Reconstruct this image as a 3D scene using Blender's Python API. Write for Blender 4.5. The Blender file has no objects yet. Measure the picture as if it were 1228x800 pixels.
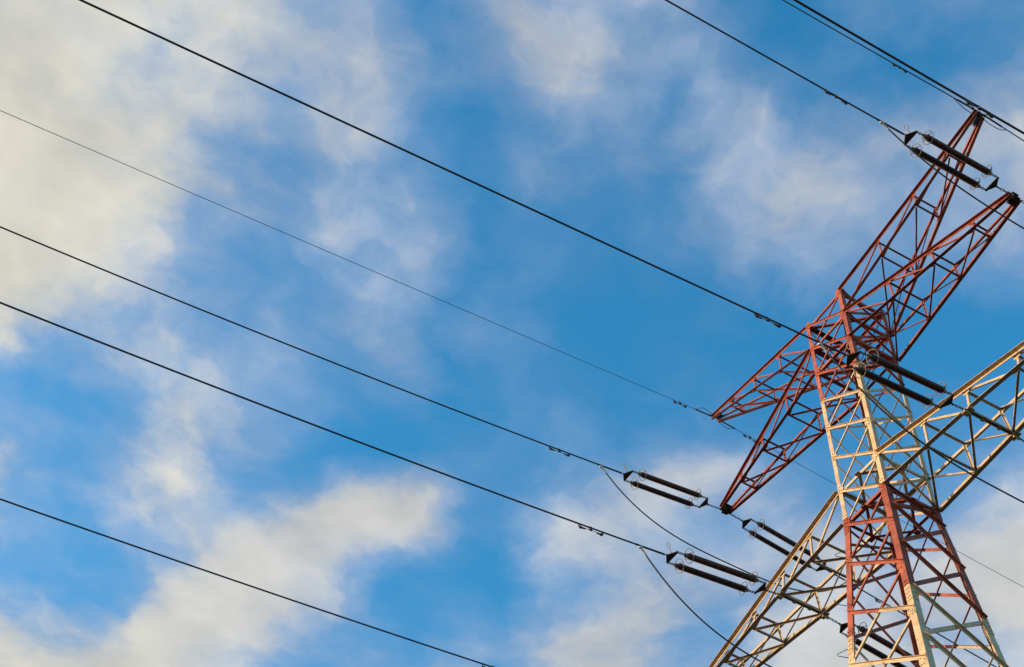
import bpy, math, random
from mathutils import Vector as V, Matrix
random.seed(7)
S = 0.8                       # metres per survey unit
C = bpy.context.scene
COL = C.collection

# ------------------------------------------------------------------ camera
CAMU = V((20.7253, -22.5884, -30.7419))
R0, R1, R2 = V((0.483452, 0.872943, 0.065143)), V((-0.687122, 0.424540, -0.589601)), V((-0.542344, 0.240283, 0.805063))
Z7 = -CAMU.z * S + 1.65       # height of the lower crossarm's bottom chords
def W(x, y, z): return V((x * S, y * S, z * S + Z7))
cam = bpy.data.cameras.new('camera')
cam.lens, cam.sensor_width, cam.clip_start, cam.clip_end = 1609.085 / 1228 * 36, 36, 0.1, 6000
co = bpy.data.objects.new('camera', cam); COL.objects.link(co)
CP = W(*CAMU)
co.matrix_world = Matrix(((R0.x, -R1.x, -R2.x, CP.x), (R0.y, -R1.y, -R2.y, CP.y), (R0.z, -R1.z, -R2.z, CP.z), (0, 0, 0, 1)))
C.camera = co

# ------------------------------------------------------------------ light, sky, exposure
SUN = V((-0.36, -0.90, 0.0)).normalized(); EL = math.radians(13)
SUN = V((SUN.x * math.cos(EL), SUN.y * math.cos(EL), math.sin(EL)))
sl = bpy.data.lights.new('sun', 'SUN'); sl.energy = 4.8; sl.angle = math.radians(0.5); sl.color = (1.0, 0.71, 0.40)
so = bpy.data.objects.new('sun', sl); COL.objects.link(so)
so.rotation_euler = (-SUN).to_track_quat('-Z', 'Y').to_euler(); so.location = (-40, -60, 60)
C.view_settings.view_transform = 'Standard'; C.view_settings.look = 'None'
C.view_settings.exposure = 0; C.view_settings.gamma = 1; C.view_settings.use_curve_mapping = False
C.cycles.use_denoising = True; C.cycles.max_bounces = 6; C.cycles.diffuse_bounces = 1; C.cycles.use_adaptive_sampling = True; C.cycles.adaptive_threshold = 0.006
C.cycles.filter_width = 1.5

wd = bpy.data.worlds.new('World'); C.world = wd; wd.use_nodes = True
nt = wd.node_tree; nt.nodes.clear()
def N(t, **kw):
    n = nt.nodes.new(t)
    for k, v in kw.items(): setattr(n, k, v)
    return n
def put(s, v):
    if isinstance(v, (int, float, tuple, V)): s.default_value = v
    else: nt.links.new(v, s)
def M(op, a, b=0.0, c=0.0, clamp=False):
    n = N('ShaderNodeMath', operation=op, use_clamp=clamp)
    put(n.inputs[0], a); put(n.inputs[1], b); put(n.inputs[2], c)
    return n.outputs[0]
def VM(op, a, b=(0, 0, 0), out=0):
    n = N('ShaderNodeVectorMath', operation=op); put(n.inputs[0], a); put(n.inputs[1], b)
    return n.outputs[out]
def MR(v, f0, f1, t0, t1, kind='SMOOTHSTEP'):
    n = N('ShaderNodeMapRange', interpolation_type=kind, clamp=True)
    for s, x in zip(n.inputs[:5], (v, f0, f1, t0, t1)): put(s, x)
    return n.outputs[0]
def NOISE(vec, scale, detail, rough, out=0, dist=0.0, lac=2.0):
    n = N('ShaderNodeTexNoise', noise_dimensions='2D'); put(n.inputs['Vector'], vec)
    n.inputs['Scale'].default_value = scale; n.inputs['Detail'].default_value = detail
    n.inputs['Roughness'].default_value = rough; n.inputs['Distortion'].default_value = dist; n.inputs['Lacunarity'].default_value = lac
    return n.outputs[out]
def MIX(f, a, b):
    n = N('ShaderNodeMix', data_type='RGBA'); put(n.inputs[0], f); put(n.inputs[6], a); put(n.inputs[7], b)
    return n.outputs[2]
sky = N('ShaderNodeTexSky', sky_type='NISHITA', sun_disc=False)
sky.sun_elevation = EL; sky.sun_rotation = math.atan2(SUN.x, SUN.y); sky.altitude = 200
sky.air_density, sky.dust_density, sky.ozone_density = 1.0, 0.6, 2.2
SKYK = 0.15
hs = N('ShaderNodeHueSaturation'); nt.links.new(sky.outputs[0], hs.inputs['Color'])
hs.inputs['Hue'].default_value = 0.488; hs.inputs['Saturation'].default_value = 1.335; hs.inputs['Value'].default_value = 2.3
tc = N('ShaderNodeTexCoord').outputs['Generated']
# the cloud deck: a horizontal layer, so the view direction is divided by its height
sz = N('ShaderNodeSeparateXYZ'); nt.links.new(tc, sz.inputs[0])
zz = M('MAXIMUM', sz.outputs[2], 0.06)
P = VM('DIVIDE', tc, N('ShaderNodeCombineXYZ').outputs[0])
cz = P.node.inputs[1].links[0].from_node
for i in range(3): nt.links.new(zz, cz.inputs[i])
def deck(u, v):               # where a line of sight meets the cloud deck (height 1)
    d = R0 * ((u - 614) / 1609.085) + R1 * ((v - 400) / 1609.085) + R2
    return (d.x / d.z, d.y / d.z)
import numpy as np
# how thick the cloud deck is, read along lines of sight 50 px apart and carried over to a square grid on the deck itself
SEEN = """
86 88 88 78 60 66 78 56 56 38 10 38 62 62 25 55 48 32 00 00 12 32 38 28 28 28
88 96 92 76 60 72 68 58 76 58 14 40 70 86 74 64 38 32 10 05 05 18 24 32 28 28
90 92 82 78 76 72 55 66 82 62 18 28 56 70 72 50 24 48 28 28 18 12 18 38 36 42
98 98 96 90 84 52 58 68 76 58 10 05 26 48 50 46 40 54 50 36 26 46 46 46 66 68
98 98 92 84 70 40 54 58 58 40 18 05 32 36 32 30 36 46 56 66 60 50 54 54 76 78
96 99 97 88 62 34 48 48 46 36 55 10 12 24 18 12 24 36 50 56 56 44 34 44 60 62
98 99 94 76 40 25 34 30 36 44 55 12 05 12 12 05 12 24 40 40 40 24 22 26 32 34
94 92 78 62 56 40 20 20 30 46 52 25 22 03 00 00 05 05 10 16 16 10 10 10 05 05
80 50 36 48 56 34 14 16 36 50 52 30 34 05 00 00 05 08 05 05 05 05 05 00 00 00
20 20 26 36 52 58 50 40 16 22 36 28 24 10 10 05 05 05 05 05 05 05 05 05 05 05
26 26 26 32 56 62 46 40 14 08 10 10 10 15 15 10 15 16 10 05 05 10 10 10 10 10
60 22 20 36 68 52 24 08 05 05 06 14 20 20 10 26 50 50 28 20 10 10 10 15 28 34
50 26 28 54 78 60 28 56 92 94 78 12 12 38 58 66 72 66 50 44 22 22 26 32 56 70
30 24 22 30 46 72 98 99 99 92 76 12 05 60 76 74 72 66 60 55 50 50 66 72 95 95
46 38 24 30 84 99 99 92 66 34 08 04 08 42 56 74 74 60 55 66 66 66 76 88 96 96
66 58 52 90 99 99 88 56 40 30 12 24 18 50 86 86 66 48 55 88 92 80 64 64 82 88
90 90 94 99 99 78 52 34 30 30 48 64 36 78 86 74 52 52 66 96 96 86 64 64 76 82"""
SEEN = np.array([[int(k) for k in l.split()] for l in SEEN.strip().splitlines()]) / 100.0
c0 = np.array(deck(614, 400)); e1 = np.array(deck(664, 400)) - c0; e1 /= np.linalg.norm(e1); e2 = np.array((-e1[1], e1[0]))
if (np.array(deck(614, 450)) - c0) @ e2 < 0: e2 = -e2
cs = np.array([[(np.array(deck(u, v)) - c0) @ e for e in (e1, e2)] for u in (-40, 300, 614, 900, 1270) for v in (-40, 200, 400, 600, 840)])
lo2, hi2 = cs.min(0), cs.max(0)
NX, NY = 32, 26
def seen(x, y):
    q = c0 + e1 * x + e2 * y; d = V((q[0], q[1], 1.0)); k = max(d.dot(R2), 0.05)
    u = min(max((614 + 1609.085 * d.dot(R0) / k) / 50, 0), 24.999); v = min(max((400 + 1609.085 * d.dot(R1) / k) / 50, 0), 15.999)
    i, j = int(u), int(v); a, b = u - i, v - j
    return (SEEN[j, i] * (1 - a) + SEEN[j, i + 1] * a) * (1 - b) + (SEEN[j + 1, i] * (1 - a) + SEEN[j + 1, i + 1] * a) * b
warp = VM('SUBTRACT', NOISE(P, 5.0, 6, 0.58, 1), (0.5, 0.5, 0.5)); fine = VM('SUBTRACT', NOISE(P, 17.0, 6, 0.52, 1), (0.5, 0.5, 0.5))
PW = VM('ADD', VM('ADD', P, VM('MULTIPLY', warp, (0.085, 0.085, 0.0))), VM('MULTIPLY', fine, (0.032, 0.032, 0.0)))
gx = M('DIVIDE', M('SUBTRACT', VM('DOT_PRODUCT', PW, (e1[0], e1[1], 0), out=1), float(c0 @ e1 + lo2[0])), float(hi2[0] - lo2[0]))
gy = M('MULTIPLY', M('SUBTRACT', VM('DOT_PRODUCT', PW, (e2[0], e2[1], 0), out=1), float(c0 @ e2 + lo2[1])), float((NY - 1) / (hi2[1] - lo2[1])))
cov = 0.0
for j in range(NY):
    r = N('ShaderNodeValToRGB'); r.color_ramp.interpolation = 'LINEAR'; nt.links.new(gx, r.inputs[0]); el = r.color_ramp.elements
    while len(el) < NX: el.new(0.5)
    for i, k in enumerate(el):
        k.position = i / (NX - 1); f = seen(lo2[0] + (hi2[0] - lo2[0]) * i / (NX - 1), lo2[1] + (hi2[1] - lo2[1]) * j / (NY - 1)); k.color = (f, f, f, 1)
    cov = M('MULTIPLY_ADD', r.outputs[0], MR(M('ABSOLUTE', M('SUBTRACT', gy, float(j))), 0.0, 1.0, 1.0, 0.0, 'LINEAR'), cov)
body = NOISE(PW, 6.0, 8, 0.54); puff = NOISE(PW, 14.0, 7, 0.52); wisp = NOISE(PW, 40.0, 5, 0.5)
nz = M('ADD', M('MULTIPLY', M('SUBTRACT', body, 0.5), 1.2), M('ADD', M('MULTIPLY', M('SUBTRACT', puff, 0.5), 0.95), M('MULTIPLY', M('SUBTRACT', wisp, 0.5), 0.22)))
edge = M('MULTIPLY', cov, M('SUBTRACT', 1.0, cov))
dens = M('MULTIPLY_ADD', nz, M('MULTIPLY_ADD', edge, 1.95, 0.10), cov)
alpha = M('MULTIPLY_ADD', MR(dens, 0.02, 0.92, 0.0, 0.97), 0.45, M('MULTIPLY', MR(dens, 0.02, 0.98, 0.0, 0.97, 'LINEAR'), 0.55))
thick = MR(dens, 0.35, 0.95, 0.0, 1.0)
sund = VM('DOT_PRODUCT', tc, SUN, out=1)
toward = MR(sund, 0.22, 0.50, 0.0, 1.0)
ccol = MIX(thick, (0.43, 0.51, 0.67, 1), (0.64, 0.64, 0.625, 1))
ccol = MIX(M('MULTIPLY', toward, thick), ccol, (0.75, 0.715, 0.61, 1))
lump = M('ADD', M('MULTIPLY', NOISE(P, 5.5, 7, 0.55), 0.7), M('MULTIPLY', NOISE(PW, 14.0, 6, 0.55), 0.3))
shade = MR(lump, 0.34, 0.64, 0.85, 1.11, 'LINEAR')
ccol = VM('SCALE', ccol); ccol.node.inputs[3].default_value = 1; nt.links.new(shade, ccol.node.inputs[3])
b_sky = N('ShaderNodeBackground'); b_sky.inputs[1].default_value = SKYK; nt.links.new(hs.outputs[0], b_sky.inputs[0])
b_cl = N('ShaderNodeBackground'); b_cl.inputs[1].default_value = 1.0; nt.links.new(ccol, b_cl.inputs[0])
up = MR(sz.outputs[2], 0.02, 0.25, 0.0, 1.0)
mx = N('ShaderNodeMixShader'); nt.links.new(M('MULTIPLY', alpha, up), mx.inputs[0])
nt.links.new(b_sky.outputs[0], mx.inputs[1]); nt.links.new(b_cl.outputs[0], mx.inputs[2])
wo = N('ShaderNodeOutputWorld'); nt.links.new(mx.outputs[0], wo.inputs[0])

# ------------------------------------------------------------------ materials
def mat(name, build):
    m = bpy.data.materials.new(name); m.use_nodes = True
    t = m.node_tree; b = t.nodes['Principled BSDF']; build(t, b); return m
def ramp(t, fac, stops):
    r = t.nodes.new('ShaderNodeValToRGB'); t.links.new(fac, r.inputs[0])
    e = r.color_ramp.elements
    while len(e) < len(stops): e.new(0.5)
    for k, (p, c) in zip(e, stops): k.position = p; k.color = (*c, 1)
    return r.outputs[0]
def noise(t, scale, detail=6, rough=0.6, vec=None):
    n = t.nodes.new('ShaderNodeTexNoise'); n.inputs['Scale'].default_value = scale; n.inputs['Detail'].default_value = detail; n.inputs['Roughness'].default_value = rough
    if vec is None: vec = t.nodes.new('ShaderNodeNewGeometry').outputs['Position']
    t.links.new(vec, n.inputs['Vector']); return n.outputs[0]
def mixc(t, f, a, b, mode='MIX'):
    n = t.nodes.new('ShaderNodeMix'); n.data_type = 'RGBA'; n.blend_type = mode
    for s, v in ((n.inputs[0], f), (n.inputs[6], a), (n.inputs[7], b)):
        if isinstance(v, (int, float, tuple)): s.default_value = v
        else: t.links.new(v, s)
    return n.outputs[2]
def bump(t, b, h, k, d=0.02):
    n = t.nodes.new('ShaderNodeBump'); n.inputs['Strength'].default_value = k; n.inputs['Distance'].default_value = d
    t.links.new(h, n.inputs['Height']); t.links.new(n.outputs[0], b.inputs['Normal'])
CREAM, CREAM2 = (0.57, 0.405, 0.235), (0.41, 0.275, 0.160)
RED, RED2 = (0.36, 0.082, 0.042), (0.17, 0.034, 0.021)
RUST = (0.11, 0.045, 0.022)
def paint(banded):
    def f(t, b):
        n1 = noise(t, 1.7, 7, 0.65); n2 = noise(t, 8, 6, 0.65)
        n3 = ramp(t, noise(t, 4.5, 8, 0.7), [(0.50, (0, 0, 0)), (0.72, (1, 1, 1))])
        cream = mixc(t, ramp(t, n1, [(0.38, (0, 0, 0)), (0.68, (1, 1, 1))]), (*CREAM, 1), (*CREAM2, 1)); cream = mixc(t, n3, cream, (0.48, 0.375, 0.26, 1))
        red = mixc(t, ramp(t, n1, [(0.36, (0, 0, 0)), (0.66, (1, 1, 1))]), (*RED, 1), (*RED2, 1)); red = mixc(t, n3, red, (0.43, 0.128, 0.070, 1))
        if banded is None:
            g = t.nodes.new('ShaderNodeNewGeometry'); s = t.nodes.new('ShaderNodeSeparateXYZ'); t.links.new(g.outputs['Position'], s.inputs[0])
            mr = t.nodes.new('ShaderNodeMapRange'); zn = t.nodes.new('ShaderNodeMath'); zn.operation = 'MULTIPLY_ADD'; t.links.new(noise(t, 9, 4, 0.6), zn.inputs[0]); zn.inputs[1].default_value = 0.16; sb = t.nodes.new('ShaderNodeMath'); sb.operation = 'SUBTRACT'; t.links.new(s.outputs[2], sb.inputs[0]); sb.inputs[1].default_value = 0.08; t.links.new(sb.outputs[0], zn.inputs[2]); t.links.new(zn.outputs[0], mr.inputs[0])
            mr.inputs[1].default_value = 0; mr.inputs[2].default_value = 40; mr.inputs[3].default_value = 0; mr.inputs[4].default_value = 1
            r = t.nodes.new('ShaderNodeValToRGB'); r.color_ramp.interpolation = 'CONSTANT'; t.links.new(mr.outputs[0], r.inputs[0])
            lst = [(-100, 1), (-27.6, 0), (-23.0, 1), (-18.4, 0), (-13.8, 1), (-9.2, 0), (-4.6, 1), (0.06, 0), (5.95, 1)]
            e = r.color_ramp.elements
            while len(e) < len(lst): e.new(0.5)
            for k, (zu, v) in zip(e, lst):
                k.position = max(0.0, (zu * S + Z7) / 40); k.color = (v, v, v, 1)
            base = mixc(t, r.outputs[0], cream, red)
        else: base = red if banded else cream
        dirt = ramp(t, n2, [(0.53, (0, 0, 0)), (0.70, (1, 1, 1))])
        dm = t.nodes.new('ShaderNodeMath'); dm.operation = 'MULTIPLY'; t.links.new(dirt, dm.inputs[0]); dm.inputs[1].default_value = 0.55
        c = mixc(t, dm.outputs[0], base, (*RUST, 1))
        t.links.new(c, b.inputs['Base Color']); b.inputs['Roughness'].default_value = 0.62; b.inputs['Specular IOR Level'].default_value = 0.25
        bump(t, b, n2, 0.25, 0.004)
    return f
PAINT = mat('banded_tower_paint', paint(None)); REDM = mat('red_tower_paint', paint(True)); CREAMM = mat('cream_tower_paint', paint(False))
def simple(c1, c2, scale, rough, metal=0.0, spec=0.5):
    def f(t, b):
        n = noise(t, scale); t.links.new(ramp(t, n, [(0.35, c1), (0.68, c2)]), b.inputs['Base Color'])
        b.inputs['Roughness'].default_value = rough; b.inputs['Metallic'].default_value = metal; b.inputs['Specular IOR Level'].default_value = spec
        bump(t, b, n, 0.15, 0.003)
    return f
STEEL = mat('weathered_dark_steel', simple((0.030, 0.018, 0.014), (0.085, 0.045, 0.03), 20, 0.6, 0.0, 0.3))
GALV = mat('galvanised_fitting', simple((0.11, 0.09, 0.065), (0.22, 0.175, 0.12), 30, 0.5, 0.2))
PORC = mat('brown_glazed_porcelain', simple((0.075, 0.028, 0.016), (0.13, 0.048, 0.026), 8, 0.5, 0.0, 0.22))
ALU = mat('oxidised_conductor', simple((0.030, 0.028, 0.030), (0.060, 0.055, 0.055), 60, 0.7, 0.0, 0.25))
EARTHM = mat('sky_tinted_earth_wire', simple((0.10, 0.13, 0.16), (0.15, 0.18, 0.20), 60, 0.6, 0.0, 0.3))  # grey wire, the sky's blue reflection painted into its base colour
LUG = mat('pale_clamp_metal', simple((0.50, 0.47, 0.42), (0.66, 0.62, 0.55), 40, 0.5, 0.2))
def grass(t, b):
    n1 = noise(t, 0.05, 8, 0.6); n2 = noise(t, 3.0, 8, 0.7)
    c = mixc(t, n2, ramp(t, n1, [(0.3, (0.022, 0.020, 0.010)), (0.7, (0.042, 0.034, 0.020))]), (0.030, 0.026, 0.014, 1))
    t.links.new(c, b.inputs['Base Color']); b.inputs['Roughness'].default_value = 0.95; bump(t, b, n2, 0.6, 0.08)
GRASS = mat('meadow_grass', grass)
def conc(t, b):
    n = noise(t, 6, 8); t.links.new(ramp(t, n, [(0.3, (0.24, 0.23, 0.21)), (0.7, (0.36, 0.35, 0.32))]), b.inputs['Base Color']); b.inputs['Roughness'].default_value = 0.9; bump(t, b, n, 0.3)
CONC = mat('footing_concrete', conc)

# ------------------------------------------------------------------ mesh helpers
class MB:
    def __init__(s): s.v = []; s.f = []; s.sm = []
    def add(s, vs, fs, smooth=False):
        o = len(s.v); s.v += [tuple(x) for x in vs]; s.f += [tuple(i + o for i in q) for q in fs]; s.sm += [smooth] * len(fs)
    def angle(s, p, q, d1, d2, w1, w2, t=0.010):     # rolled steel angle from p to q, heel on the line, flanges along d1 and d2
        a = (q - p).normalized(); d1 = (d1 - a * d1.dot(a)).normalized(); d2 = d2 - a * d2.dot(a); d2 = (d2 - d1 * d2.dot(d1)).normalized()
        pr = [V((0, 0)), V((w1, 0)), V((w1, t)), V((t, t)), V((t, w2)), V((0, w2))]
        vs = [o + d1 * c.x + d2 * c.y for o in (p, q) for c in pr]
        fs = [(i, (i + 1) % 6, 6 + (i + 1) % 6, 6 + i) for i in range(6)] + [(3, 2, 1, 0), (5, 4, 3, 0), (6, 7, 8, 9), (6, 9, 10, 11)]
        if a.dot(d1.cross(d2)) < 0: fs = [tuple(reversed(f)) for f in fs]
        s.add(vs, [tuple(reversed(f)) for f in fs])
    def box(s, c, ex, ey, ez):
        vs = [c + ex * i + ey * j + ez * k for i in (-1, 1) for j in (-1, 1) for k in (-1, 1)]
        s.add(vs, [(0, 1, 3, 2), (4, 6, 7, 5), (0, 4, 5, 1), (2, 3, 7, 6), (0, 2, 6, 4), (1, 5, 7, 3)])
    def prism(s, poly, n):                            # flat plate: outline poly, thickness vector n
        k = len(poly); vs = [p - n * .5 for p in poly] + [p + n * .5 for p in poly]
        s.add(vs, [tuple(range(k - 1, -1, -1)), tuple(range(k, 2 * k))] + [(i, (i + 1) % k, k + (i + 1) % k, k + i) for i in range(k)])
    def lathe(s, p, a, prof, seg=12, smooth=True):    # profile (distance along a, radius)
        a = a.normalized(); x = a.orthogonal().normalized(); y = a.cross(x); vs = []
        for d, r in prof:
            for i in range(seg):
                th = 2 * math.pi * i / seg; vs.append(p + a * d + (x * math.cos(th) + y * math.sin(th)) * max(r, 1e-4))
        fs = [(j * seg + i, j * seg + (i + 1) % seg, (j + 1) * seg + (i + 1) % seg, (j + 1) * seg + i) for j in range(len(prof) - 1) for i in range(seg)]
        fs += [tuple(range(seg - 1, -1, -1)), tuple(range((len(prof) - 1) * seg, len(prof) * seg))]
        s.add(vs, fs, smooth)
    def rod(s, p, q, r, seg=10): s.lathe(p, q - p, [(0, r), ((q - p).length, r)], seg)
    def tube(s, pts, r, seg=8, closed=False):
        n = len(pts); vs = []; x = None
        for i, p in enumerate(pts):
            t = (pts[(i + 1) % n] - pts[i - 1]) if closed else (pts[min(i + 1, n - 1)] - pts[max(i - 1, 0)])
            t.normalize()
            x = (t.orthogonal() if x is None else x - t * x.dot(t)).normalized(); y = t.cross(x)
            vs += [p + (x * math.cos(2 * math.pi * k / seg) + y * math.sin(2 * math.pi * k / seg)) * r for k in range(seg)]
        m = n if closed else n - 1
        fs = [(i * seg + k, i * seg + (k + 1) % seg, ((i + 1) % n) * seg + (k + 1) % seg, ((i + 1) % n) * seg + k) for i in range(m) for k in range(seg)]
        if not closed: fs += [tuple(range(seg - 1, -1, -1)), tuple(range((n - 1) * seg, n * seg))]
        s.add(vs, fs, True)
    def bolt(s, p, n, r=0.016): s.lathe(p - n * .004, n, [(0, r), (0.014, r), (0.016, r * .6), (0.03, r * .6)], 6, False)
    def build(s, name, m, parent=None):
        me = bpy.data.meshes.new(name); me.from_pydata(s.v, [], s.f); me.polygons.foreach_set('use_smooth', s.sm); me.update()
        me.materials.append(m); o = bpy.data.objects.new(name, me); COL.objects.link(o)
        if parent is not None: o.parent = parent; o.matrix_parent_inverse = parent_world(parent).inverted()
        return o
def parent_world(o):
    m = Matrix.Translation(o.location) if o.type == 'EMPTY' else Matrix.Identity(4)
    return m
def tag(o, label=None, cat=None, group=None, kind=None):
    for k, v in (('label', label), ('category', cat), ('group', group), ('kind', kind)):
        if v: o[k] = v
    return o
def thing(name, loc, label, cat, group=None):
    o = bpy.data.objects.new(name, None); COL.objects.link(o); o.location = loc; o.empty_display_size = 0.2
    return tag(o, label, cat, group)
J = lambda k=0.0015: random.uniform(-k, k)

# ------------------------------------------------------------------ ground
g = MB(); ring = [(0, 0)]; K = 48
vs = [V((0, 0, 0))]; fs = []
for r in (8, 25, 60, 150, 400, 1000, 2500):
    for i in range(K):
        a = 2 * math.pi * i / K; h = 0 if r < 30 else (math.sin(a * 3 + r) * .004 * r + math.sin(a * 7) * .002 * r)
        vs.append(V((r * math.cos(a), r * math.sin(a), h if r < 400 else h * .6 - 1)))
fs += [(0, 1 + i, 1 + (i + 1) % K) for i in range(K)]
for j in range(6): fs += [(1 + j * K + i, 1 + (j + 1) * K + i, 1 + (j + 1) * K + (i + 1) % K, 1 + j * K + (i + 1) % K) for i in range(K)]
g.add(vs, fs, True); tag(g.build('ground', GRASS), 'dark meadow under the pylon', None, None, 'structure')
g_ob = bpy.data.objects['ground']

# ------------------------------------------------------------------ the pylon
LZ = [10.46, 9.095, 7.607, 6.074, 4.593, 3.116, 1.509, 0.0, -1.65, -3.55, -5.456, -7.322, -9.5, -11.9, -14.5, -17.4, -20.6, -24.2, -28.2, -32.55]
def hw(z): return 1 + 0.0235 * z / LZ[0] if z >= 0 else 1 - 0.07854 * z
SG = dict(A=(-1, -1), B=(1, -1), C=(1, 1), D=(-1, 1))
def nd(l, z): s = SG[l]; w = hw(z); return W(s[0] * w, s[1] * w, z)
tower = thing('lattice_pylon', V((0, 0, 0)), 'tall lattice pylon painted in red and cream bands with two pairs of crossarms', 'pylon')
DIRS = dict(A=(V((1, 0, 0)), V((0, 1, 0))), B=(V((-1, 0, 0)), V((0, 1, 0))), C=(V((-1, 0, 0)), V((0, -1, 0))), D=(V((1, 0, 0)), V((0, -1, 0))))
for l in 'ABCD':
    mb = MB(); d1, d2 = DIRS[l]
    segs = [(10.5, 0.0, .135), (0.0, -9.5, .185), (-9.5, -20.6, .21), (-20.6, -32.8, .23)]
    for a, b, w in segs: mb.angle(nd(l, a), nd(l, b), d1, d2, w, w, .014)
    for zc in (0.0, -4.62, -9.5, -14.5, -20.6):        # splice cover angles with bolts, outside the leg
        a, b = nd(l, zc + .42), nd(l, zc - .42); o = -(d1 + d2) * .012
        mb.angle(a + o, b + o, d1, d2, .17, .17, .010)
        for t in (.12, .3, .5, .7, .88):
            for dd, nn in ((d1, -d2), (d2, -d1)):
                for e in (.06, .125): mb.bolt(a.lerp(b, t) + o + dd * e, nn)
    for z in LZ[:16]:                                   # gusset plates at the panel points
        p = nd(l, z)
        for dd, nn in ((d1, -d2), (d2, -d1)):
            if nn.x != 0 and z < -0.1: continue
            hgt, wid = (.15, .20) if z > -.1 else (.17, .24)
            c = p + nn * (.008 + J()); k = .02
            mb.prism([c + dd * k + V((0, 0, hgt * .8)), c + dd * wid * .7 + V((0, 0, hgt)), c + dd * wid + V((0, 0, hgt * .3)), c + dd * wid + V((0, 0, -hgt * .3)), c + dd * wid * .7 + V((0, 0, -hgt)), c + dd * k + V((0, 0, -hgt * .8))], nn * .008)
            for bx, bz in ((.4, .6), (.4, -.6), (.75, .45), (.75, -.45), (.3, 0)): mb.bolt(c + dd * (wid * bx) + V((0, 0, hgt * bz)) + nn * .004, nn, .014)
    leg = mb.build('leg', PAINT, tower)
    fm = MB(); q = nd(l, -32.9); fm.lathe(V((q.x, q.y, -.3)), V((0, 0, 1)), [(0, .6), (.55, .6), (.62, .52)], 20, False)
    fm.build('footing', CONC, leg)
    if l == 'A':                                        # climbing brackets up the left leg
        for z in [-1.2 - 1.9 * i for i in range(16)]:
            hb = MB(); p = nd('A', z); o = V((-.17, -.17, 0)); hb.tube([p + V((0, 0, .13)), p + o + V((0, 0, .03)), p + o * 1.05, p + o + V((0, 0, -.03)), p + V((0, 0, -.13))], .009, 6)
            hb.build('climbing_bracket', STEEL, leg)
def brace(mb, p, q, inward, w, side, trim=0.03, flip=False):     # side 0: outer skin, 1: inside the leg flange
    a = (q - p).normalized(); inplane = inward.cross(a)
    if (inplane.z < 0) != flip: inplane = -inplane
    if side == 0:                                       # skin brace: outstanding leg turned outward along its upper edge
        off = inward * (-.011 + J()); d2 = -inward; h = inplane * w * .5; d1 = -inplane
    else:
        off = inward * (.024 + J()); d2 = inward; h = -inplane * w * .5; d1 = inplane
    mb.angle(p + a * trim + off + h, q - a * trim + off + h, d1, d2, w, w * .7, .008)
def face(l, r, inward, staggered):
    mb = MB()
    zs = LZ[:]
    if staggered: zs = LZ[:8] + [(LZ[i] + LZ[i + 1]) / 2 for i in range(7, len(LZ) - 1)] + [LZ[-1]]
    for i in range(len(zs) - 1):
        w = .066 if zs[i] > 0.1 else (.082 if zs[i] > -12 else .10)
        if staggered and zs[i] < 0.1: w *= 1.12
        brace(mb, nd(l, zs[i]), nd(r, zs[i + 1]), inward, w, 0, .05)
        brace(mb, nd(l, zs[i + 1]), nd(r, zs[i]), inward, w * (.98 if staggered else .74), 1, .05)
        # bolt where the diagonals cross
        a, b, c, d = nd(l, zs[i]), nd(r, zs[i + 1]), nd(l, zs[i + 1]), nd(r, zs[i]); t = (a - c).length; k = (b - d).length
        m = (a + b + c + d) / 4; mb.bolt(m - inward * .014, -inward, .014)
    for z in (LZ[0], LZ[1], LZ[2], LZ[6], LZ[7], -9.5, -20.6):
        p, q = nd(l, z), nd(r, z); a = (q - p).normalized(); w = (.12 if (abs(inward.x) > .5 and z > 5) else .09) if z > -1 else .1
        mb.angle(p + inward * (.03 + J()) + a * .02, q + inward * (.03 + J()) - a * .02, V((0, 0, 1 if z in (LZ[7], LZ[2]) else -1)), inward, w, w, .009)
    mb.build('face_bracing', PAINT, tower)
face('A', 'B', V((0, 1, 0)), False); face('D', 'C', V((0, -1, 0)), False)
face('B', 'C', V((-1, 0, 0)), True); face('A', 'D', V((1, 0, 0)), True)
for z, kind in ((LZ[0], 'x'), (LZ[1], 'x'), (LZ[2], 'x'), (LZ[6], 'd'), (LZ[7] + .0, 'd'), (-9.5, 'd'), (-20.6, 'd')):   # plan frames inside the body
    mb = MB(); n = [nd(l, z) - V((0, 0, .035)) for l in 'ABCD']; up_ = V((0, 0, -1)); w = .075
    if kind == 'x':
        for p, q, o in ((n[0], n[2], 0), (n[1], n[3], .02)):
            a = (q - p).normalized(); mb.angle(p + a * .05 - V((0, 0, o)), q - a * .05 - V((0, 0, o)), a.cross(up_), -up_, w, w, .008)
    else:
        m = [(n[i] + n[(i + 1) % 4]) / 2 for i in range(4)]
        for i in range(4):
            p, q = m[i], m[(i + 1) % 4]; a = (q - p).normalized()
            mb.angle(p + a * .03 - V((0, 0, .012 * (i % 2))), q - a * .03 - V((0, 0, .012 * (i % 2))), a.cross(up_), -up_, w, w, .008)
        for i in range(4):
            c = m[i] - V((0, 0, .03)); mb.box(c, V((.075, 0, 0)), V((0, .075, 0)), V((0, 0, .005)))
    mb.build('plan_frame', PAINT, tower)

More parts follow.
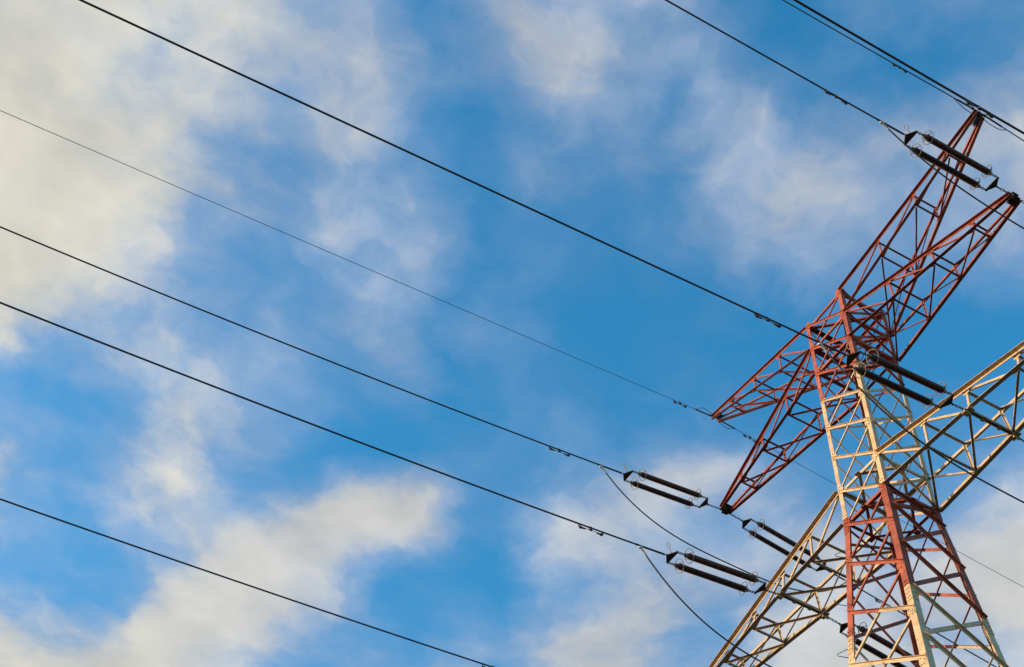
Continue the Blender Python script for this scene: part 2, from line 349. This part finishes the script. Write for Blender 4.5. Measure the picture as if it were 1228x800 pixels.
# crossarms and earth wire horns: four chords, web, tip plate
def pline(pts, x):
    for (x0, y0), (x1, y1) in zip(pts, pts[1:]):
        if x <= x1 + 1e-6: return y0 + (y1 - y0) * (x - x0) / (x1 - x0)
    return pts[-1][1]
def arm(name, s, m, topn, botn, st, pattern, wc, wb, label, tipfn, thick):
    # topn / botn: functions x -> (half width y, z) of the top and bottom chords; st: stations (first = body, last = tip)
    part = MB()
    def T(x, e): y, z = topn(x); return W(s * x, e * y, z)
    def B(x, e): y, z = botn(x); return W(s * x, e * y, z)
    web = part
    for e in (-1, 1):
        inw = V((0, -e, 0))
        for i in range(1, len(st) - 1): brace(web, T(st[i], e), B(st[i], e), inw, wb, 1, .02)
        for i in range(len(st) - 2):
            if pattern == 0: brace(web, T(st[i], e), B(st[i + 1], e), inw, wb, 1, .03)
            else: brace(web, B(st[i], e), T(st[i + 1], e), inw, wb, 1, .03)
    for i in range(1, len(st) - 1):
        for F, n in ((T, V((0, 0, -1))), (B, V((0, 0, 1)))): brace(web, F(st[i], -1), F(st[i], 1), n, wb, 1, .02)
    for i in range(len(st) - 2):
        brace(web, B(st[i + 1], -1), B(st[i], 1), V((0, 0, 1)), wb, 0, .04)
    part_o = web.build(name, m, tower); 
    if label: part_o['label'] = label
    n = len(st)
    for e in (-1, 1):
        for F, dz in ((T, -1), (B, 1)):
            c = MB(); brk = [st[0], 4.56, st[-1]] if (F is B and thick) else [st[0], st[-1]]
            for x0, x1 in zip(brk, brk[1:]):
                p, q = F(x0, e), F(x1, e)
                c.angle(p, q, V((0, 0, dz)), V((0, e, 0)), wc * .85, wc * 1.12, .011)
            for x in st[1:-1]:                          # node plates
                p = F(x, e); c.box(p + V((0, -e * .004, dz * .07)), V((.10, 0, 0)), V((0, .004, 0)), V((0, 0, .065)))
                for bx in (-.06, 0, .06): c.bolt(p + V((bx, e * .012, dz * .05)), V((0, e, 0)), .013)
            c.build('chord', m, part_o)
    tipfn(part_o, s)
UL, UZ, HL, HZ = 8.1847, 7.5625, 8.2882, 13.3306
LO = 12.2
def u_top(x): t = (x - 1) / (UL - 1); return (1.02 + (.13 - 1.02) * t, LZ[1] + (UZ + .14 - LZ[1]) * t)
def u_bot(x): t = (x - 1) / (UL - 1); return (1.017 + (.13 - 1.017) * t, LZ[2] + (UZ - .06 - LZ[2]) * t)
def h_top(x): t = (x - 1) / (HL - 1); return (1.023 + (.10 - 1.023) * t, LZ[0] + (HZ + .02 - LZ[0]) * t)
def h_bot(x): t = (x - 1) / (HL - 1); return (1.02 + (.10 - 1.02) * t, LZ[1] + (HZ - .22 - LZ[1]) * t)
def l_top(x): t = (x - 1) / (LO - 1); return (pline([(1, 1), (10.16, .16), (LO, .10)], x), pline([(1, LZ[6]), (10.16, .331), (LO, .10)], x))
def l_bot(x): return (pline([(1, 1), (4.56, .81), (LO, .14)], x), 0.0)
def tip_upper(par, s):
    mb = MB(); c = W(s * (UL - .02), 0, UZ + .02)
    for k in (-.085, .085): mb.prism([c + V((s * x, y, k)) for x, y in ((-.20, -.12), (-.05, -.15), (.08, -.09), (.08, .09), (-.05, .15), (-.20, .12))], V((0, 0, .014)))
    for y in (-.08, .08): mb.box(c + V((-s * .05, y, 0)), V((.10, 0, 0)), V((0, .008, 0)), V((0, 0, .076)))
    for x, y in ((-.15, -.08), (-.15, .08), (.0, -.09), (.0, .09), (.04, 0)): mb.bolt(c + V((s * x, y, -.092)), V((0, 0, -1)), .022)
    mb.build('tip_plate', STEEL, par)
def tip_horn(par, s):
    mb = MB(); c = W(s * (HL - .06), 0, HZ - .03)
    for k in (-.05, .05): mb.prism([c + V((s * x, k, z)) for x, z in ((-.30, -.26), (-.04, -.15), (.07, .02), (.07, .13), (-.05, .16), (-.30, .02))], V((0, .012, 0)))
    mb.box(c + V((-s * .02, 0, .05)), V((.05, 0, 0)), V((0, .10, 0)), V((0, 0, .05)))
    mb.rod(c + V((s * .03, -.14, .09)), c + V((s * .03, .14, .09)), .03)
    for x, z in ((-.2, -.1), (-.1, .05), (.0, .06)): mb.bolt(c + V((s * x, -.056, z)), V((0, -1, 0)), .02)
    mb.build('tip_plate', STEEL, par)
def tip_lower(par, s):
    mb = MB(); c = W(s * LO, 0, .03)
    for k in (-.07, .09): mb.prism([c + V((s * x, y, k)) for x, y in ((-.3, -.2), (.1, -.15), (.1, .15), (-.3, .2))], V((0, 0, .014)))
    mb.build('tip_plate', STEEL, par)
    bm = MB()                                           # double attachment beam of the inner phase and its lugs
    for dx in (-.018, .018):
        p, q = W(s * 4.56, -.83, -.05), W(s * 4.56, .83, -.05)
        bm.angle(p + V((dx, -.05, 0)), q + V((dx, .05, 0)), V((0, 0, 1)), V((1 if dx > 0 else -1, 0, 0)), .075, .032, .01)
    for e in (-1, 1):
        c = W(s * 4.56, e * .82, -.05); bm.box(c + V((0, e * .03, -.02)), V((.13, 0, 0)), V((0, .09, 0)), V((0, 0, .012))); bm.box(c + V((0, e * .07, -.04)), V((.02, 0, 0)), V((0, .09, 0)), V((0, 0, .05)))
    for y in (-.3, .3): bm.box(W(s * 4.56, y, -.06), V((.07, 0, 0)), V((0, .05, 0)), V((0, 0, .006)))
    bm.build('attachment_beam', CREAMM, par)
f_ = lambda L, ks: [1 + (L - 1) * k for k in ks]
for s in (-1, 1):
    arm('upper_crossarm', s, REDM, u_top, u_bot, f_(UL, (0, .28, .54, .78, 1)), 0, .082, .050, None, tip_upper, False)
    arm('earth_wire_horn', s, REDM, h_top, h_bot, f_(HL, (0, .28, .54, .79, 1)), 1, .078, .048, None, tip_horn, False)
    arm('lower_crossarm', s, CREAMM, l_top, l_bot, [1, 2.84, 4.56, 6.45, 8.35, 10.2, LO], 0, .10, .062, None, tip_lower, True)

# ------------------------------------------------------------------ insulators, conductors, jumpers
def frame_dir(a, b, sgn): return V((a, sgn, -b)).normalized()
def insulator(P0, d, label, group, lineside=True):
    """double tension string from P0 along unit direction d; all lengths in survey units times S"""
    o = thing('insulator_string', P0, label, 'insulator', group)
    x = V((1, 0, 0)); x = (x - d * x.dot(d)).normalized(); u = x.cross(d); u = u if u.z > 0 else -u
    L = lambda s_, k=0.0, h=0.0: P0 + d * (s_ * S) + x * (k * S) + u * (h * S)
    H = .27
    mb = MB(); mb.prism([L(.72, -.03), L(.72, .03), L(.89, H + .025), L(.94, H + .025), L(.94, -H - .025), L(.89, -H - .025)], u * .022)
    for k in (-H, H, 0): mb.rod(L(.9 if k else .68, k, -.04), L(.9 if k else .68, k, .04), .022, 8)
    mb.build('yoke_plate', STEEL, o)
    mb = MB(); mb.prism([L(4.60, -.03), L(4.60, .03), L(4.41, H + .025), L(4.35, H + .025), L(4.35, -H - .025), L(4.41, -H - .025)], u * .022)
    for k in (-H, H, 0): mb.rod(L(4.38 if k else 4.6, k, -.04), L(4.38 if k else 4.6, k, .04), .022, 8)
    mb.build('yoke_plate', STEEL, o)
    def chain(a, b, n, k):
        ln = MB()
        for i in range(n):
            p, q = a + (b - a) * (i / n), a + (b - a) * ((i + 1.25) / n); ax = (x if i % 2 else u)
            c = (p + q) / 2; hl = (q - p).length / 2; dd = (q - p).normalized()
            ln.tube([c + dd * (hl * math.cos(t)) + ax * (.027 * math.sin(t)) for t in [2 * math.pi * j / 12 for j in range(12)]], .010, 6, True)
        ln.build('chain', STEEL, o)
    chain(L(0), L(.62), 5, 0)
    for k in (-H, H): chain(L(.92, k), L(1.16, k), 3, k); chain(L(4.12, k), L(4.34, k), 3, k)
    for k in (-H, H):
        s0, s1 = 1.28, 4.02; n = 34; Lr = (s1 - s0) * S; prof = [(0, .045), (.02, .05)]
        for i in range(n):
            z0 = .03 + (Lr - .06) * i / n; st = (Lr - .06) / n
            prof += [(z0, .056), (z0 + st * .30, .086), (z0 + st * .48, .086), (z0 + st * .9, .058)]
        prof += [(Lr - .02, .05), (Lr, .045)]
        r = MB(); r.lathe(L(s0, k), d, prof, 16); ro = r.build('insulator_rod', PORC, o)
        for sa, sgn in ((s0, 1), (s1, -1)):
            c = MB(); c.lathe(L(sa - sgn * .13, k), d * sgn, [(0, .024), (.03, .03), (.04, .05), (.10, .056), (.125, .05)], 12); c.build('end_cap', GALV, ro)
            a = MB(); cc = L(sa + sgn * .10, k, .02); rad = .195
            tilt = (d + u * .18 * sgn).normalized(); e1 = x; e2 = tilt.cross(e1).normalized()
            a.tube([cc + (e1 * math.cos(t) * .86 + e2 * math.sin(t)) * rad for t in [2 * math.pi * i / 28 for i in range(28)]], .0105, 6, True)
            for sg in (-1, 1): a.tube([L(sa - sgn * .08, k), cc + e1 * (.86 * rad * sg) * .6 - d * sgn * .03, cc + e1 * (.86 * rad * sg)], .008, 6)
            a.build('arcing_ring', GALV, ro)
    hb = MB(); q = L(4.5, .12, .04); tip = L(4.58, .12, .42)
    loop = [q, q.lerp(tip, .4)] + [q.lerp(tip, .7) + x * (.05 * math.sin(t)) + (tip - q) * (.3 * -math.cos(t)) for t in [2 * math.pi * i / 14 for i in range(15)]]
    hb.tube(loop, .010, 6); hb.build('arcing_horn', GALV, o)
    return o
def wire(name, P0, a, b, c, sgn, s0, s1, r, m, label, group, damp, clamp=None, cat='power line'):
    o = thing(name, P0, label, cat, group)
    pt = lambda s_: P0 + V((a * s_, sgn * s_, -b * s_ + c * s_ * s_)) * S
    ss = [s0 + (s1 - s0) * (i / 160) ** 1.7 for i in range(161)]
    w = MB(); w.tube([pt(s_) for s_ in ss], r, 8)
    if clamp:                                            # compression dead end where the wire leaves the string
        w.lathe(pt(clamp[0]), pt(clamp[1]) - pt(clamp[0]), [(0, .014), (.03, .026), ((clamp[1] - clamp[0]) * S - .05, .026), ((clamp[1] - clamp[0]) * S, r)], 10)
    w.build('cable', m, o)
    for sd in damp:
        p = pt(sd); d = (pt(sd + .1) - pt(sd - .1)).normalized(); dn = V((0, 0, -1)); dn = (dn - d * dn.dot(d)).normalized(); k = .75 if r < .018 else 1
        dm = MB(); dm.box(p + dn * .03, d * .035, dn * .055, d.cross(dn) * .022)
        dm.tube([p + d * (t * .30 * k) + dn * (.075 + .03 * (t * t)) for t in [-1, -.8, -.5, 0, .5, .8, 1]], .008, 6)
        do = dm.build('vibration_damper', STEEL, o)
        for sg in (-1, 1):
            wt = MB(); q = p + d * (.34 * k * sg) + dn * .10; wt.lathe(q, -d * sg, [(0, .022), (.01, .034), (.06, .036), (.07, .024), (.17 * k, .020), (.18 * k, .012)], 10)
            wt.tube([q + d * sg * .0, q + d * (sg * .02) - dn * .04, q - d * (sg * .02) - dn * .065], .014, 6)
            wt.build('damper_weight', STEEL, do)
    return o, pt
def curve_pts(p0, p1, sag, side=V((0, 0, 0)), n=40, power=2.0, t0=None):
    out = []
    for i in range(n + 1):
        t = i / n; k = 1 - abs(2 * t - 1) ** power
        out.append(p0.lerp(p1, t) + V((0, 0, -sag * k)) + side * k)
    return out
def jumper(p0, p1, sag, r, label, group, lugs=True, power=3.2, m=None, side=V((0, 0, 0))):
    o = thing('jumper_cable', p0, label, 'jumper cable', group)
    c = curve_pts(p0, p1, sag, side, 48, power); w = MB(); w.tube(c, r, 8); w.build('cable', m or ALU, o)
    if lugs:
        for q, q1 in ((c[0], c[2]), (c[-1], c[-3])):
            l = MB(); dd = (q1 - q).normalized(); l.lathe(q - dd * .06, dd, [(0, .03), (.05, .038), (.06, .028), (.26, .028), (.28, .02)], 10)
            l.box(q - dd * .03, V((.022, 0, 0)), V((0, .05, 0)), V((0, 0, .04))); l.build('clamp_lug', LUG, o)
    return o
GI, GW, GJ, GE = 'double insulator strings on the crossarms', 'conductors of the power line', 'jumper cables under the crossarms', 'earth wires from the horn tips'
A_ = lambda x, y, z: W(x, y, z)
# key, attachment (u), line a b c left / a b c right, words
PH = [
 ('upper_l', (-UL, 0, UZ), (.02445, .16779, .001414), (-.001, .140, .0006), 2.0),
 ('upper_r', (UL, 0, UZ), (.04036, .14312, .00015), (.0, .13, .0006), 1.7),
 ('inner_l', (-4.56, .81, -.06), (.0275, .15956, .001266), (.0, .14, .0006), 2.55),
 ('inner_r', (4.56, .81, -.06), (.0345, .1443, .00005), (.0, .14, .0006), 2.5),
 ('outer_l', (-LO, .10, .05), (.03619, .13818, .00082), (.0, .14, .0006), 2.6),
 ('outer_r', (LO, .10, .05), (.03302, .1493, .000795), (.0, .14, .0006), 2.6)]
TXT_I = {
 ('upper_l', -1): 'dark brown double insulator string at the lower-left red crossarm tip, on the open-sky side',
 ('upper_l', 1): 'brown double insulator string just beyond the lower-left red crossarm tip, half hidden by cream steel',
 ('upper_r', -1): 'dark brown double insulator string before the upper right red crossarm tip, near the topmost horn',
 ('upper_r', 1): 'double insulator string on the far side of the upper right red crossarm tip',
 ('inner_l', -1): 'lowest dark brown double insulator string on the open-sky side, ending on the cream crossarm',
 ('inner_l', 1): 'dark double insulator string seen through the red legs low in the tower body',
 ('inner_r', -1): 'dark brown double insulator string passing before the tower neck to the right cream crossarm',
 ('inner_r', 1): 'double insulator string just starting on the far chord of the right cream crossarm',
 ('outer_l', -1): 'double insulator string at the outer end of the lower-left cream crossarm, open-sky side',
 ('outer_l', 1): 'double insulator string at the outer end of the lower-left cream crossarm, far side',
 ('outer_r', -1): 'double insulator string at the outer end of the right cream crossarm, open-sky side',
 ('outer_r', 1): 'double insulator string at the outer end of the right cream crossarm, far side'}
TXT_W = {
 ('upper_l', -1): 'black conductor ending at the upper of the two lower-left insulator strings',
 ('upper_l', 1): 'black conductor leaving low behind the red and cream legs, past a damper inside the tower',
 ('upper_r', -1): 'black conductor from the top edge to the insulator string by the topmost horn',
 ('upper_r', 1): 'conductor leaving the far side of the upper right red crossarm',
 ('inner_l', -1): 'black conductor ending at the lower of the two lower-left insulator strings',
 ('inner_l', 1): 'conductor leaving the far side of the lower-left cream crossarm',
 ('inner_r', -1): 'long black conductor from the top left edge to the middle of the red tower top',
 ('inner_r', 1): 'conductor leaving the far side of the right cream crossarm',
 ('outer_l', -1): 'lowest black conductor crossing the bottom left cloud alone',
 ('outer_l', 1): 'conductor leaving the outer end of the lower-left cream crossarm on the far side',
 ('outer_r', -1): 'thick black conductor passing in front of the topmost horn tip',
 ('outer_r', 1): 'conductor leaving the outer end of the right cream crossarm on the far side'}
TXT_J = {
 'upper_l': 'black jumper cable sagging under the lower-left red crossarm tip',
 'upper_r': 'black jumper cable crossing behind the upper right red crossarm near its tip',
 'inner_l': 'black jumper cable curving down to the bottom edge before the lower-left cream crossarm',
 'inner_r': 'black jumper cable slanting across the cream tower body under the right cream crossarm',
 'outer_l': 'jumper cable under the outer end of the lower-left cream crossarm',
 'outer_r': 'jumper cable under the outer end of the right cream crossarm'}
for key, (ax, ay, az), lf, rt, sag in PH:
    ends = {}
    for sgn, (a, b, c) in ((-1, lf), (1, rt)):
        P0 = W(ax, sgn * ay + (sgn * .12 if key.startswith('upper') else 0), az)
        d = V((a, sgn, -b + c * 4)).normalized()
        insulator(P0, d, TXT_I[(key, sgn)], GI)
        o, pt = wire('conductor', P0, a, b, c, sgn, 4.62, 185, .0215 if key != 'outer_r' else .024, ALU, TXT_W[(key, sgn)], GW, [7.35], (4.6, 5.75))
        ends[sgn] = pt(5.5) + V((0, 0, -.07))
    jumper(ends[-1], ends[1], sag * S, .020, TXT_J[key], GJ)
TXT_E = {
 (-1, -1): 'thin blue-grey earth wire running to the lower-left horn tip',
 (-1, 1): 'thin earth wire leaving the lower-left horn tip and passing behind the tower',
 (1, -1): 'thin earth wire from the top edge to the topmost horn tip',
 (1, 1): 'short stretch of thin earth wire leaving the topmost horn tip to the right'}
for s, (la, ra), dl, dr, rr in ((-1, ((.03881, .140635, .000094), (-.001, .09, .0006)), 1.7, 1.65, .0095), (1, ((.029435, .151856, .001179), (.0, .14, .0006)), 3.6, 3.4, .0165)):
    ee = {}
    for sgn, (a, b, c), dd in ((-1, la, dl), (1, ra, dr)):
        P0 = W(s * HL, sgn * .12, HZ + (.05 if s > 0 else -.02))
        o, pt = wire('earth_wire', P0, a, b, c, sgn, .15, 185, rr, EARTHM if s < 0 else ALU, TXT_E[(s, sgn)], GE, [dd], (.05, .95), 'earth wire')
        sh = MB()
        for i in range(3):
            p, q = pt(-.02 + .1 * i), pt(.12 + .1 * i); dn = (q - p).normalized(); axx = V((1, 0, 0)) if i % 2 else V((0, 0, 1)); cc = (p + q) / 2
            sh.tube([cc + dn * (.06 * math.cos(t)) + axx * (.03 * math.sin(t)) for t in [2 * math.pi * j / 12 for j in range(12)]], .011, 6, True)
        sh.build('shackle', STEEL, o); ee[sgn] = pt(1.0)
        tip_p = W(s * (HL - .05), sgn * .05, HZ - .12)
        if s < 0:
            jumper(pt(.85), tip_p, -.26 if sgn < 0 else .2, .009, 'small thin loop of wire arching %s the lower-left horn tip' % ('above' if sgn < 0 else 'beyond'), 'earth wire loops at the horn tips', False, 2.0, STEEL)
        else:
            jumper(pt(1.1), tip_p, .30, .012, 'small slack loop of wire on the %s side of the topmost horn tip' % ('left' if sgn < 0 else 'right'), 'earth wire loops at the horn tips', False, 2.0, STEEL)

# thin earthing cable running down inside the far right leg
gc = MB(); pts = []
for i in range(60):
    z = 0.2 - 32.6 * i / 59; w_ = hw(z); pts.append(W(w_ * .86 - .02, w_ * .97 + .03 * math.sin(i * 1.9), z))
gc.tube(pts, .012, 6)
tag(gc.build('grounding_cable', ALU), 'thin dark cable hanging down inside the far right tower leg', 'cable')
g_ob['label'] = 'dark meadow under the pylon'
